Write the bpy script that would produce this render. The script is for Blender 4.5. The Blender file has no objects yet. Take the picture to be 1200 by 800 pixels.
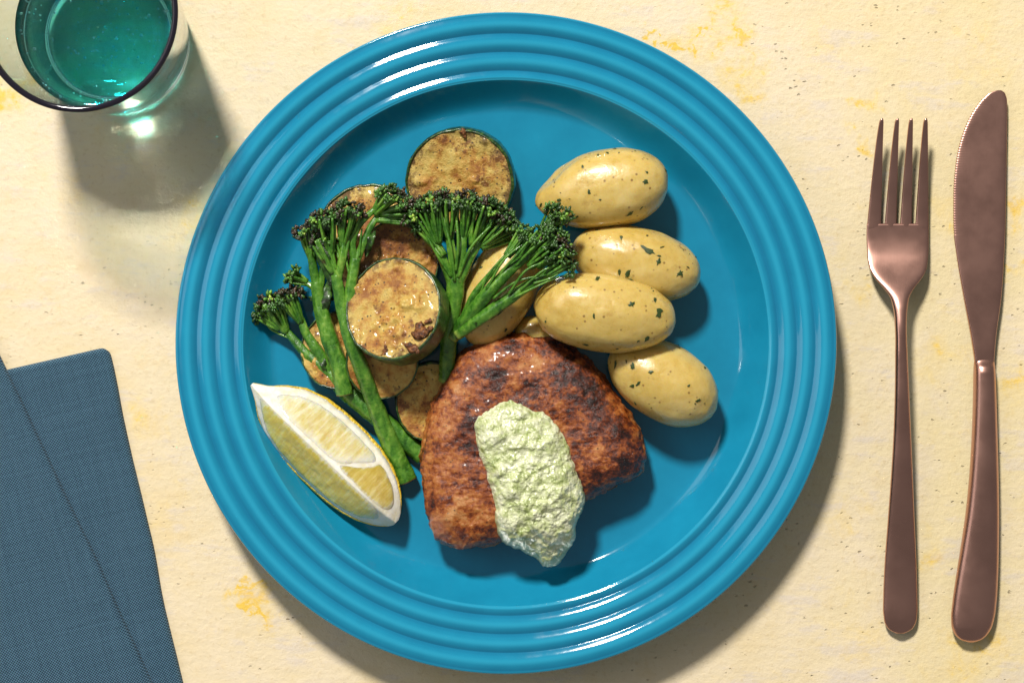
import bpy, math, random
import numpy as np
from mathutils import Vector, Matrix, Quaternion

# ------------------------------------------------------------------ camera, light, exposure
S = bpy.context.scene
COL = S.collection
CAM_H = 0.90                    # lens height above the tabletop (m)
PXM = 2743.0                    # photo pixels per metre on the tabletop

cd = bpy.data.cameras.new('camera'); cam = bpy.data.objects.new('camera', cd); COL.objects.link(cam)
cam.location = (0, 0, CAM_H); cam.rotation_euler = (0, 0, 0)
cd.sensor_width = 36; cd.lens = 36 * CAM_H / (1200 / PXM); cd.clip_start = 0.01; cd.clip_end = 20
S.camera = cam

w = bpy.data.worlds.new('World'); S.world = w; w.use_nodes = True
bg = w.node_tree.nodes['Background']
bg.inputs['Color'].default_value = (1.0, 0.985, 0.96, 1); bg.inputs['Strength'].default_value = 0.19

kl = bpy.data.lights.new('key_lamp', 'AREA'); kl.shape = 'DISK'; kl.size = 0.40; kl.energy = 124; kl.color = (1.0, 0.955, 0.88)
key = bpy.data.objects.new('key_lamp', kl); COL.objects.link(key)
AZ = Vector((-0.33, 0.944, 0)).normalized(); EL = math.radians(48); KD = 3.0
key.location = AZ * (KD * math.cos(EL)) + Vector((0, 0, KD * math.sin(EL)))
key.rotation_euler = (-Vector(key.location)).to_track_quat('-Z', 'Y').to_euler()

cl = bpy.data.lights.new('side_reflector', 'AREA'); cl.shape = 'RECTANGLE'; cl.size = 1.2; cl.size_y = 1.0; cl.energy = 6; cl.color = (1.0, 0.985, 0.96)
ov = bpy.data.objects.new('side_reflector', cl); COL.objects.link(ov); ov.location = (-1.5, 0.5, 1.5)
ov.rotation_euler = (-Vector(ov.location)).to_track_quat('-Z', 'Y').to_euler()

S.view_settings.view_transform = 'Standard'; S.view_settings.look = 'None'
S.view_settings.exposure = 0.0; S.view_settings.gamma = 1.0
S.render.engine = 'CYCLES'
cy = S.cycles
cy.use_denoising = True
cy.max_bounces = 14; cy.transmission_bounces = 14; cy.glossy_bounces = 6; cy.diffuse_bounces = 4
cy.sample_clamp_indirect = 0.0; cy.blur_glossy = 0.05
cy.caustics_refractive = True; cy.caustics_reflective = False

# ------------------------------------------------------------------ helpers
rng = np.random.default_rng(7)
random.seed(7)

def P(px, py, z=0.0):
    k = (CAM_H - z) / CAM_H / PXM
    return np.array([(px - 600) * k, -(py - 400) * k, z])
def M(px, z=0.0):                       # a length of px photo pixels seen at height z
    return px * (CAM_H - z) / CAM_H / PXM

def vnoise(p, seed=0):
    p = np.asarray(p, float); i = np.floor(p).astype(np.int64); f = p - i
    u = f * f * f * (f * (f * 6 - 15) + 10)
    def h(x, y, z):
        n = (x * 374761393 + y * 668265263 + z * 1274126177 + seed * 974711) & 0xffffffff
        n = ((n ^ (n >> 13)) * 1103515245 + 12345) & 0xffffffff
        n = ((n ^ (n >> 15)) * 2246822519) & 0xffffffff
        return ((n ^ (n >> 16)) & 0xffff) / 32767.5 - 1
    x, y, z = i[..., 0], i[..., 1], i[..., 2]
    ux, uy, uz = u[..., 0], u[..., 1], u[..., 2]
    def lx(yy, zz): return h(x, yy, zz) * (1 - ux) + h(x + 1, yy, zz) * ux
    def ly(zz): return lx(y, zz) * (1 - uy) + lx(y + 1, zz) * uy
    return ly(z) * (1 - uz) + ly(z + 1) * uz
def fbm(p, scale, octv=4, seed=0, gain=0.5):
    p = np.asarray(p, float) * scale; a = 1; s = 0; t = 0
    for k in range(octv):
        s = s + a * vnoise(p + 17.3 * k, seed + k); t += a; a *= gain; p = p * 2.03
    return s / t

def smooth(a, b, x):
    t = np.clip((np.asarray(x, float) - a) / (b - a), 0, 1); return t * t * (3 - 2 * t)
def catmull(pts, n, closed=False):
    pts = np.asarray(pts, float); m = len(pts)
    out = []; segs = m if closed else m - 1
    for k in range(n):
        t = k / n * segs if closed else k / (n - 1) * segs
        i = min(int(t), segs - 1); f = t - i
        if closed: a, b, c, d = pts[(i - 1) % m], pts[i % m], pts[(i + 1) % m], pts[(i + 2) % m]
        else: a, b, c, d = pts[max(i - 1, 0)], pts[i], pts[i + 1], pts[min(i + 2, m - 1)]
        out.append(0.5 * ((2 * b) + (c - a) * f + (2 * a - 5 * b + 4 * c - d) * f * f + (3 * b - a - 3 * c + d) * f ** 3))
    return np.array(out)

def thing(name, label, cat, loc, group=None, rot=None):
    o = bpy.data.objects.new(name, None); COL.objects.link(o); o.empty_display_size = 0.01
    o.location = tuple(loc)
    if rot is not None: o.rotation_euler = rot
    o['label'] = label; o['category'] = cat
    if group: o['group'] = group
    return o
def tag(o, label, cat, group=None):
    o['label'] = label; o['category'] = cat
    if group: o['group'] = group
    return o
def mesh(name, V, F, mat, parent=None, smooth_=True, colors=None, kind=None, world=True, loc=None):
    """V in world coordinates (world=True) or in the parent's own frame."""
    V = np.asarray(V, float).copy()
    if parent is not None and world: V = V - np.array(parent.location)
    if loc is not None: V = V - np.asarray(loc)
    me = bpy.data.meshes.new(name)
    me.from_pydata(V.tolist(), [], [tuple(int(q) for q in f) for f in F]); me.validate()
    if smooth_: me.polygons.foreach_set('use_smooth', [True] * len(me.polygons))
    if colors is not None:
        at = me.color_attributes.new('tint', 'FLOAT_COLOR', 'POINT')
        c = np.ones((len(V), 4)); c[:, :3] = colors; at.data.foreach_set('color', c.ravel())
    me.materials.append(mat); me.update()
    o = bpy.data.objects.new(name, me); COL.objects.link(o)
    if loc is not None: o.location = tuple(loc)
    if parent is not None: o.parent = parent
    if kind: o['kind'] = kind
    return o
class Acc:
    def __init__(s): s.V = []; s.F = []; s.C = []; s.n = 0
    def add(s, V, F, c=None):
        V = np.asarray(V, float); s.V.append(V); s.F += [tuple(q + s.n for q in f) for f in F]
        s.C.append(np.tile(np.array(c if c is not None else (1, 1, 1), float), (len(V), 1)) if np.ndim(c) < 2 else c)
        s.n += len(V)
    def build(s, name, mat, parent=None, **k):
        return mesh(name, np.concatenate(s.V), s.F, mat, parent, colors=np.concatenate(s.C), **k)

def gridfaces(nr, nc, wrap=True, flip=False, base=0):
    F = []
    for r in range(nr - 1):
        for c in range(nc if wrap else nc - 1):
            a = base + r * nc + c; b = base + r * nc + (c + 1) % nc
            q = (a, b, b + nc, a + nc); F.append(q[::-1] if flip else q)
    return F
def lathe(prof, n=128, center=(0, 0), closed=False):
    prof = np.asarray(prof); th = np.linspace(0, 2 * np.pi, n, endpoint=False)
    V = np.array([[center[0] + r * math.cos(t), center[1] + r * math.sin(t), z] for r, z in prof for t in th])
    F = gridfaces(len(prof), n)
    if closed:
        b = (len(prof) - 1) * n
        for c in range(n): F.append((b + c, b + (c + 1) % n, (c + 1) % n, c))
    return V, F
def tube(pts, rad, nseg=14, n=None, flat=1.0, cap=True, nz=0.0, seed=0, rib=0.0):
    pts = np.asarray(pts, float); rad = np.asarray(rad, float)
    if n:
        rad = np.interp(np.linspace(0, 1, n), np.linspace(0, 1, len(rad)), rad); pts = catmull(pts, n)
    T = np.gradient(pts, axis=0); T /= np.linalg.norm(T, axis=1)[:, None] + 1e-12
    up = np.array([0, 0, 1.0]); V = []
    u = np.cross(up, T[0]); 
    if np.linalg.norm(u) < 1e-3: u = np.array([1.0, 0, 0])
    u /= np.linalg.norm(u)
    for k in range(len(pts)):
        u = u - T[k] * np.dot(u, T[k]); u /= np.linalg.norm(u) + 1e-12; v = np.cross(T[k], u)
        th = np.linspace(0, 2 * np.pi, nseg, endpoint=False)
        ring = np.outer(np.cos(th), u) + flat * np.outer(np.sin(th), v)
        p = pts[k] + ring * (rad[k] * (1 + rib * np.cos(5 * th + .8 * math.sin(k * .09 + seed))))[:, None]
        if nz: p = p + ring * (rad[k] * nz * fbm(p, 260, 3, seed))[:, None]
        V.append(p)
    F = gridfaces(len(pts), nseg)
    V = np.concatenate(V)
    if cap:
        V = np.vstack([V, pts[0], pts[-1]]); a = len(V) - 2; b = len(V) - 1; e = (len(pts) - 1) * nseg
        for c in range(nseg):
            F.append((a, (c + 1) % nseg, c)); F.append((b, e + c, e + (c + 1) % nseg))
    return V, F
def ico(sub=1):
    import bmesh
    bm = bmesh.new(); bmesh.ops.create_icosphere(bm, subdivisions=sub, radius=1)
    bm.verts.ensure_lookup_table()
    V = np.array([v.co[:] for v in bm.verts]); F = [tuple(v.index for v in f.verts) for f in bm.faces]; bm.free()
    return V, F
ICO1 = ico(1); ICO2 = ico(2)
def frame(d):
    d = np.asarray(d, float); d = d / (np.linalg.norm(d) + 1e-12)
    a = np.array([0, 0, 1.0]) if abs(d[2]) < 0.9 else np.array([1.0, 0, 0])
    u = np.cross(a, d); u /= np.linalg.norm(u); return u, np.cross(d, u), d

# ------------------------------------------------------------------ node-material helper
class G:
    def __init__(s, name):
        s.m = bpy.data.materials.new(name); s.m.use_nodes = True; s.t = s.m.node_tree
        s.b = s.t.nodes['Principled BSDF']
    def n(s, ty, **k):
        nd = s.t.nodes.new(ty)
        for a, v in k.items(): setattr(nd, a, v)
        return nd
    def put(s, sock, v):
        if isinstance(v, bpy.types.NodeSocket): s.t.links.new(v, sock)
        elif isinstance(v, (tuple, list)):
            sock.default_value = tuple(v) + ((1,) if len(v) == 3 and sock.type == 'RGBA' else ())
        else: sock.default_value = v
    def co(s): return s.n('ShaderNodeTexCoord').outputs['Object']
    def rnd(s): return s.n('ShaderNodeObjectInfo').outputs['Random']
    def map(s, v, sc=(1, 1, 1), loc=(0, 0, 0), rot=(0, 0, 0)):
        nd = s.n('ShaderNodeMapping'); s.put(nd.inputs['Vector'], v)
        nd.inputs['Scale'].default_value = sc; nd.inputs['Location'].default_value = loc; nd.inputs['Rotation'].default_value = rot
        return nd.outputs[0]
    def noise(s, v, scale, det=4, rough=0.55, w=None, dist=0.0):
        nd = s.n('ShaderNodeTexNoise', noise_dimensions='4D' if w is not None else '3D')
        s.put(nd.inputs['Vector'], v); nd.inputs['Scale'].default_value = scale; nd.inputs['Detail'].default_value = det
        nd.inputs['Roughness'].default_value = rough; nd.inputs['Distortion'].default_value = dist
        if w is not None: s.put(nd.inputs['W'], w)
        return nd.outputs['Fac']
    def voro(s, v, scale, feat='F1', out='Distance', rand=1.0):
        nd = s.n('ShaderNodeTexVoronoi', feature=feat); s.put(nd.inputs['Vector'], v); nd.inputs['Scale'].default_value = scale
        nd.inputs['Randomness'].default_value = rand
        return nd.outputs[out]
    def step(s, v, a, b, lo=0.0, hi=1.0):
        nd = s.n('ShaderNodeMapRange', interpolation_type='SMOOTHSTEP'); s.put(nd.inputs['Value'], v)
        nd.inputs['From Min'].default_value = a; nd.inputs['From Max'].default_value = b
        nd.inputs['To Min'].default_value = lo; nd.inputs['To Max'].default_value = hi
        return nd.outputs[0]
    def ma(s, op, a, b=0.0):
        nd = s.n('ShaderNodeMath', operation=op); s.put(nd.inputs[0], a); s.put(nd.inputs[1], b); return nd.outputs[0]
    def mul(s, a, b): return s.ma('MULTIPLY', a, b)
    def mix(s, f, a, b, bt='MIX'):
        nd = s.n('ShaderNodeMix', data_type='RGBA', blend_type=bt); s.put(nd.inputs[0], f); s.put(nd.inputs[6], a); s.put(nd.inputs[7], b)
        return nd.outputs[2]
    def ramp(s, f, st):
        nd = s.n('ShaderNodeValToRGB'); s.put(nd.inputs[0], f); e = nd.color_ramp.elements
        while len(e) < len(st): e.new(0.5)
        for q, (p, c) in zip(e, st): q.position = p; q.color = tuple(c) + (1,)
        return nd.outputs[0]
    def sep(s, v):
        nd = s.n('ShaderNodeSeparateXYZ'); s.put(nd.inputs[0], v); return nd.outputs
    def bump(s, h, dist, strength=1.0, nrm=None):
        nd = s.n('ShaderNodeBump'); nd.inputs['Strength'].default_value = strength; nd.inputs['Distance'].default_value = dist
        s.put(nd.inputs['Height'], h)
        if nrm is not None: s.put(nd.inputs['Normal'], nrm)
        return nd.outputs[0]
    def tint(s): return s.n('ShaderNodeVertexColor', layer_name='tint').outputs['Color']
    def set(s, **k):
        al = dict(color='Base Color', rough='Roughness', metal='Metallic', normal='Normal', ior='IOR', trans='Transmission Weight',
                  sss='Subsurface Weight', sssr='Subsurface Radius', ssss='Subsurface Scale', coat='Coat Weight', coatr='Coat Roughness', spec='Specular IOR Level',
                  sheen='Sheen Weight', aniso='Anisotropic')
        for a, v in k.items(): s.put(s.b.inputs[al[a]], v)
        return s.m

# ------------------------------------------------------------------ materials
def m_table():
    g = G('painted_plaster'); c = g.co()
    big = g.noise(c, 8, 5, 0.6); mid = g.noise(c, 45, 6, 0.62); brush = g.noise(g.map(c, (40, 170, 40), rot=(0, 0, 0.45)), 1, 7, 0.68)
    fine = g.noise(c, 420, 6, .62)
    f = g.ma('ADD', g.ma('ADD', g.mul(big, 0.50), g.mul(mid, 0.28)), g.mul(brush, .22))
    col = g.ramp(f, [(0.36, (0.755, 0.60, 0.34)), (0.46, (0.765, 0.64, 0.425)), (0.53, (0.78, 0.66, 0.465)), (0.62, (0.735, 0.63, 0.505))])
    xs = g.sep(c)
    col = g.mix(g.mul(g.step(xs[0], 0.10, 0.19), g.step(g.noise(c, 30, 5, .6), 0.35, 0.6, 0.25, 0.85)), col, (0.76, 0.635, 0.365))
    # yellow paint showing through in patches
    spots = [(812, 48, 46, .9), (803, 66, 16, 2.3), (773, 38, 12, 1.9), (790, 50, 10, 2.0), (828, 48, 10, 1.8), (862, 48, 11, 1.8), (860, 45, 34, 1.1), (845, 25, 22, .9), (870, 90, 36, .8), (880, 105, 24, .9), (305, 705, 40, 1.2), (292, 682, 16, 1.9), (300, 715, 14, 2.0), (12, 105, 44, 1.1), (1190, 250, 36, 1.1), (1150, 770, 70, .8), (1010, 115, 24, 1.1),
             (1180, 320, 26, 1.3), (1012, 165, 20, 1.2), (960, 45, 26, .6), (1100, 420, 50, .6), (1020, 330, 30, .7), (1090, 650, 30, .9), (330, 360, 30, .5), (120, 470, 30, .6), (190, 590, 40, .6), (235, 250, 40, .9), (470, 22, 40, .7), (1150, 60, 50, .6), (995, 600, 40, .6), (175, 480, 30, .7), (1195, 440, 40, .9), (90, 230, 40, .6), (1110, 240, 40, .6), (1010, 740, 40, .7)]
    def warp(sc_, amp, src=None):
        wv = g.n('ShaderNodeVectorMath', operation='ADD'); g.put(wv.inputs[0], src if src is not None else c)
        nz = g.n('ShaderNodeTexNoise'); g.put(nz.inputs['Vector'], c); nz.inputs['Detail'].default_value = 5; nz.inputs['Scale'].default_value = sc_
        s2 = g.n('ShaderNodeVectorMath', operation='SCALE'); cen = g.n('ShaderNodeVectorMath', operation='SUBTRACT'); g.put(cen.inputs[0], nz.outputs['Color']); cen.inputs[1].default_value = (.5, .5, .5); g.put(s2.inputs[0], cen.outputs[0]); s2.inputs['Scale'].default_value = amp
        g.put(wv.inputs[1], s2.outputs[0]); return wv.outputs[0]
    wc = warp(190, .022, warp(60, .045))
    tot = None
    for px, py, r, a in spots:
        q = P(px, py); vm = g.n('ShaderNodeVectorMath', operation='DISTANCE'); vm2 = g.n('ShaderNodeVectorMath', operation='MULTIPLY'); g.put(vm2.inputs[0], wc); vm2.inputs[1].default_value = (1, 1, 0); g.put(vm.inputs[0], vm2.outputs[0]); vm.inputs[1].default_value = (q[0], q[1], 0)
        k = g.step(vm.outputs['Value'], M(r) * 1.2, 0, 0, 0.26 * min(a, 1.6))
        tot = k if tot is None else g.ma('MAXIMUM', tot, k)
    yn = g.ma('ADD', g.mul(g.noise(c, 110, 8, 0.72, dist=0.8), .65), g.mul(brush, .35))
    ya = g.ma('ADD', yn, tot)
    col = g.mix(g.step(ya, 0.50, 0.86, 0, .7), col, (0.81, 0.60, 0.20))
    col = g.mix(g.step(ya, 0.69, 0.86, 0, .85), col, (0.82, 0.53, 0.055))
    # grey-lilac scuffs and pale dry brush marks
    sc = g.step(g.mul(g.noise(c, 26, 6, .7), brush), 0.27, 0.36)
    col = g.mix(g.mul(sc, 0.40), col, (0.64, 0.575, 0.545))
    col = g.mix(g.step(g.mul(g.noise(c, 60, 6, .7), brush), .17, .12, 0, .35), col, (.84, .74, .55))
    # tiny dark pits and hairline nicks
    wv = warp(420, .0022)
    reg = g.step(g.ma('ADD', g.noise(c, 14, 4, .6), g.ma('SUBTRACT', g.mul(g.step(xs[0], -.05, .15), .16), g.mul(xs[1], .5))), 0.45, 0.62)
    pit = g.mul(g.step(g.voro(g.map(wv, (1, 1.7, 1), rot=(0, 0, .5)), 230), 0.21, 0.06), g.step(g.noise(c, 95, 3, .5), 0.51, 0.60))
    pit = g.mul(pit, g.ma('ADD', 0.10, g.mul(reg, 0.9)))
    col = g.mix(g.mul(pit, 0.5), col, (0.17, 0.115, 0.06))
    col = g.mix(g.step(fine, .54, .72, 0, .40), col, (.58, .43, .23))
    col = g.mix(g.step(g.noise(c, 75, 8, .75), .52, .68, 0, .35), col, (.72, .55, .28))
    h = g.ma('ADD', g.mul(fine, 0.6), g.ma('ADD', g.mul(brush, 0.35), g.ma('ADD', g.mul(mid, 0.8), g.mul(g.noise(c, 150, 6, .6), .6))))
    h = g.ma('SUBTRACT', h, g.mul(pit, 0.8))
    return g.set(color=col, rough=0.62, spec=0.3, normal=g.bump(h, 0.00065, 0.8))
def m_plate():
    g = G('blue_glaze'); c = g.co(); t = g.sep(g.tint())
    n1 = g.noise(c, 60, 4, .6)
    col = g.ramp(n1, [(0.3, (0.008, 0.205, 0.355)), (0.7, (0.010, 0.24, 0.405))])
    # glaze breaks paler on crests, pools in grooves; ridge shading painted in as well
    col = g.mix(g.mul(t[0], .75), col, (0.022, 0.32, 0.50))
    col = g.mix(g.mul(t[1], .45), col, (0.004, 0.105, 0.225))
    sp = g.step(g.voro(c, 420), 0.10, 0.05)
    col = g.mix(g.mul(sp, g.step(g.noise(c, 120, 2), .62, .68, 0, .35)), col, (0.08, 0.33, 0.48))
    return g.set(color=col, rough=g.step(g.noise(c, 45, 7, .7), .45, .68, 0.065, 0.13), ior=1.5, spec=0.5, normal=g.bump(g.noise(c, 30, 2), 0.0001, 0.2))
def m_zflesh(dark=0.0):
    g = G('well_browned_zucchini_flesh' if dark else 'fried_zucchini_flesh'); c = g.co(); r = g.mul(g.rnd(), 40)
    x = g.sep(c); rad = g.ma('SQRT', g.ma('ADD', g.ma('POWER', x[0], 2.0), g.ma('POWER', x[1], 2.0)))
    n1 = g.ma('ADD', g.noise(c, 95, 7, .64, w=r), dark); n2 = g.noise(c, 300, 6, .68, w=r)
    col = g.ramp(g.ma('ADD', g.mul(n1, .6), g.mul(n2, .4)), [(0.36, (0.60, 0.46, 0.13)), (0.47, (0.58, 0.385, 0.085)), (0.52, (0.50, 0.26, 0.045)), (0.58, (0.33, 0.125, 0.018)), (0.68, (0.15, 0.040, 0.007))])
    pale = g.mul(g.step(rad, 0.0120, 0.0190), g.step(n1, .62, .42))
    col = g.mix(g.mul(pale, .55), col, (0.64, 0.48, 0.14))
    br = g.step(g.noise(c, 130, 7, .72, w=g.ma('ADD', r, 5.0)), 0.55, 0.64)
    col = g.mix(g.mul(br, .85), col, (0.14, 0.038, 0.007))
    rim = g.mul(g.step(rad, .0165, .0205), g.step(n2, .44, .56))
    col = g.mix(g.mul(rim, .8), col, (.060, .022, .008))
    fl = g.mul(g.step(g.voro(c, 480), .27, .11), g.step(g.noise(c, 210, 3, w=r), .44, .52))
    col = g.mix(g.mul(fl, .9), col, (0.016, 0.009, 0.005))
    h = g.ma('ADD', g.mul(g.noise(c, 460, 7, .7, w=r), 1.0), g.mul(n1, .7))
    return g.set(color=col, rough=g.step(n2, .35, .65, .28, .55), normal=g.bump(h, 0.0014, .85), sss=.12, sssr=(1, .6, .25), ssss=.002, coat=.3, coatr=.12)
def m_crumb():
    g = G('browned_crust'); c = g.co(); n = g.noise(c, 600, 6, .7)
    return g.set(color=g.ramp(n, [(.38, (.035, .010, .004)), (.5, (.15, .045, .010)), (.62, (.34, .14, .035))]), rough=.38, coat=.2, coatr=.2, normal=g.bump(n, .0012, .9))
def m_zskin():
    g = G('zucchini_skin'); c = g.co(); r = g.mul(g.rnd(), 40); x = g.sep(c)
    n = g.noise(g.map(c, (1, 1, .35)), 500, 5, .6, w=r)
    col = g.ramp(n, [(.35, (.006, .022, .005)), (.50, (.018, .060, .009)), (.64, (.075, .15, .022))])
    ch = g.step(g.noise(c, 240, 5, .7, w=r), .50, .62)
    col = g.mix(g.mul(ch, .8), col, (.012, .009, .006))
    return g.set(color=col, rough=.3, coat=.4, coatr=.15, normal=g.bump(g.noise(c, 600, 5, .6), .0006, .8))
def m_potato():
    g = G('boiled_potato_skin'); c = g.co(); r = g.mul(g.rnd(), 60)
    n1 = g.noise(c, 60, 6, .62, w=r); n2 = g.noise(c, 320, 6, .62, w=r)
    col = g.ramp(g.ma('ADD', g.mul(n1, .7), g.mul(n2, .3)), [(.34, (.50, .33, .065)), (.46, (.58, .41, .105)), (.55, (.62, .455, .135)), (.66, (.66, .51, .19))])
    sp = g.mul(g.step(g.voro(c, 300), .22, .09), g.step(g.noise(c, 130, 2, w=r), .44, .54))
    col = g.mix(g.mul(sp, .75), col, (.17, .07, .016))
    bl = g.step(g.noise(c, 90, 7, .75, w=g.ma('ADD', r, 9.)), .58, .70)
    col = g.mix(g.mul(bl, .45), col, (.36, .19, .05))
    sc = g.step(g.noise(g.map(c, (1, 1, 1)), 160, 7, .75, w=g.ma('ADD', r, 3.)), .62, .66)
    col = g.mix(g.mul(sc, .25), col, (.66, .49, .22))
    h = g.ma('ADD', g.mul(n2, .7), g.noise(c, 120, 4, .55, w=r))
    return g.set(color=col, rough=g.step(n2, .35, .65, .24, .40), normal=g.bump(h, .00045, .75), sss=.5, sssr=(1, .6, .18), ssss=.005, coat=.55, coatr=.12)
def m_herb():
    g = G('parsley_flake'); c = g.co(); n = g.noise(c, 500, 3)
    return g.set(color=g.mix(n, (.010, .030, .006), (.05, .085, .018)), rough=.45)
def m_pork():
    g = G('seared_pork'); c = g.co(); t = g.sep(g.tint())
    n1 = g.noise(c, 150, 9, .70); n2 = g.noise(c, 480, 8, .70); n0 = g.noise(c, 60, 5, .6); gr = g.noise(g.map(c, (120, 380, 200), rot=(0, 0, .6)), 1, 6, .65)
    f = g.ma('ADD', g.ma('ADD', g.mul(n1, .40), g.mul(gr, .14)), g.ma('ADD', g.mul(n2, .27), g.mul(n0, .19)))
    f = g.ma('ADD', f, g.ma('SUBTRACT', g.mul(t[0], .055), g.mul(t[1], .042)))
    f = g.ma('ADD', .52, g.mul(g.ma('SUBTRACT', f, .52), 1.25))
    col = g.ramp(f, [(.385, (.014, .004, .003)), (.44, (.065, .011, .004)), (.485, (.170, .033, .006)), (.53, (.31, .080, .012)), (.58, (.42, .145, .030)), (.66, (.53, .26, .095))])
    ch = g.mul(g.step(g.voro(c, 560), .34, .10), g.step(g.ma('ADD', n1, g.mul(t[1], .09)), .52, .61))
    col = g.mix(g.mul(ch, .8), col, (.018, .007, .004))
    h = g.ma('ADD', g.mul(n2, .8), g.ma('ADD', g.mul(n1, .9), g.mul(gr, .5)))
    return g.set(color=col, rough=g.step(n1, .40, .62, .24, .50), normal=g.bump(h, .0008, .9), coat=.35, coatr=.15, sss=.06, sssr=(1, .3, .15), ssss=.002)
def m_sauce():
    g = G('herb_cream'); c = g.co()
    n = g.noise(c, 330, 6, .65); n2 = g.noise(c, 120, 5, .6)
    col = g.ramp(g.ma('ADD', g.mul(n, .6), g.mul(n2, .4)), [(.37, (.30, .37, .11)), (.47, (.52, .57, .29)), (.58, (.72, .74, .52))])
    fl = g.mul(g.step(g.voro(g.map(c, (1, 1.8, 1)), 800), .32, .14), g.step(g.noise(c, 260, 3), .42, .54))
    col = g.mix(g.mul(fl, .75), col, (.10, .19, .03))
    h = g.ma('ADD', g.mul(g.voro(c, 520, 'SMOOTH_F1'), -1.0), g.ma('ADD', g.mul(g.voro(c, 1050, 'SMOOTH_F1'), -.45), g.mul(g.noise(c, 260, 4, .5), .7)))
    return g.set(color=col, rough=.34, normal=g.bump(h, .0008, .9), sss=.12, sssr=(1, .9, .5), ssss=.0015, coat=.5, coatr=.15)
def m_zest():
    g = G('lemon_zest'); c = g.co(); v = g.voro(c, 750)
    return g.set(color=g.mix(g.noise(c, 90, 4), (.72, .44, .02), (.78, .56, .06)), rough=.35, normal=g.bump(g.step(v, 0, .6), .0005, .7), sss=.2, sssr=(1, .7, .1), ssss=.002)
def m_pith():
    g = G('lemon_pith'); c = g.co(); n = g.noise(c, 260, 5, .6)
    return g.set(color=g.ramp(n, [(.35, (.80, .74, .54)), (.6, (.88, .86, .76))]), rough=.55, sss=.4, sssr=(1, .9, .6), ssss=.003, normal=g.bump(n, .0006, .8))
def m_flesh(pale, mid=False):
    g = G('lemon_flesh_pale' if pale else 'lemon_flesh'); c = g.co(); t = g.tint()
    ves = g.noise(g.map(t, (44, 2.2, 0)), 1, 4, .55, dist=.08); sac = g.voro(g.map(t, (30, 4.5, 0)), 1); n = g.noise(c, 120, 4, .6)
    f = g.ma('ADD', g.mul(ves, .65), g.mul(n, .35))
    if pale: col = g.ramp(f, [(.36, (.66, .52, .16)), (.50, (.76, .66, .34)), (.62, (.86, .80, .58))])
    else: col = g.ramp(f, [(.36, (.76, .57, .07)), (.50, (.84, .67, .13)), (.62, (.90, .78, .27))])  # raised tone stands in for light passing through the turned-away lower face
    if mid: col = g.ramp(f, [(.36, (.52, .37, .06)), (.50, (.62, .48, .13)), (.62, (.74, .62, .27))])  # deeper copy of the flesh, toned down for the brightly lit upper face
    edge = g.step(g.ma('ADD', g.sep(t)[2], g.mul(g.ma('SUBTRACT', ves, .5), .35)), .58 if pale else .80, 1.0 if pale else 1.02)
    col = g.mix(g.mul(edge, .92), col, (.86, .81, .62))
    h = g.ma('ADD', ves, g.mul(sac, -.5))
    return g.set(color=col, rough=.16, sss=.75, sssr=(1, .75, .2), ssss=.011, coat=.5, coatr=.08, normal=g.bump(h, .00045, .8))
def m_stem():
    g = G('broccolini_stem'); c = g.co(); t = g.sep(g.tint())
    n = g.noise(g.map(c, (260, 90, 200), rot=(0, 0, -.35)), 1, 6, .62); n2 = g.noise(c, 500, 6, .65); n3 = g.noise(c, 60, 4)
    col = g.ramp(g.ma('ADD', g.ma('ADD', g.mul(n, .45), g.mul(n3, .25)), g.mul(n2, .3)), [(.36, (.014, .065, .006)), (.45, (.042, .155, .012)), (.54, (.105, .27, .024)), (.64, (.25, .42, .06))])
    br = g.step(g.ma('ADD', g.noise(c, 150, 7, .72), g.mul(t[0], .24)), .64, .73)
    col = g.mix(g.mul(br, .85), col, (.035, .016, .005))
    col = g.mix(g.step(t[1], .3, .7), col, g.mix(n2, (.20, .10, .02), (.45, .30, .08)))
    col = g.mix(g.step(t[2], .2, .9, 0, .6), col, (.34, .44, .08))
    return g.set(color=col, rough=g.step(n2, .35, .65, .20, .42), normal=g.bump(g.ma('ADD', n, n2), .0006, .7), sss=.1, sssr=(.4, 1, .1), ssss=.0015, coat=.35, coatr=.12)
def m_leaf():
    g = G('broccolini_leaf'); c = g.co(); n = g.noise(c, 350, 6, .65)
    return g.set(color=g.ramp(n, [(.38, (.012, .020, .006)), (.5, (.020, .065, .010)), (.64, (.06, .15, .02))]), rough=.35, coat=.3, coatr=.15, normal=g.bump(n, .0008, .8))
def m_bud():
    g = G('broccolini_buds'); c = g.co(); n = g.noise(c, 700, 3)
    col = g.mix(1.0, g.tint(), g.mix(n, (.55, .55, .55), (1.3, 1.3, 1.3)), 'MULTIPLY')
    return g.set(color=col, rough=.38, coat=.25, coatr=.2, normal=g.bump(n, .0004, .7))
def m_copper():
    g = G('brushed_copper'); c = g.co()
    br = g.noise(g.map(c, (2600, 40, 300)), 1, 4, .6); n = g.noise(c, 60, 4)
    return g.set(color=g.mix(n, (.52, .285, .225), (.60, .345, .28)), metal=1.0, rough=g.step(n, .3, .7, .26, .34), normal=g.bump(br, .00002, .5))
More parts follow.
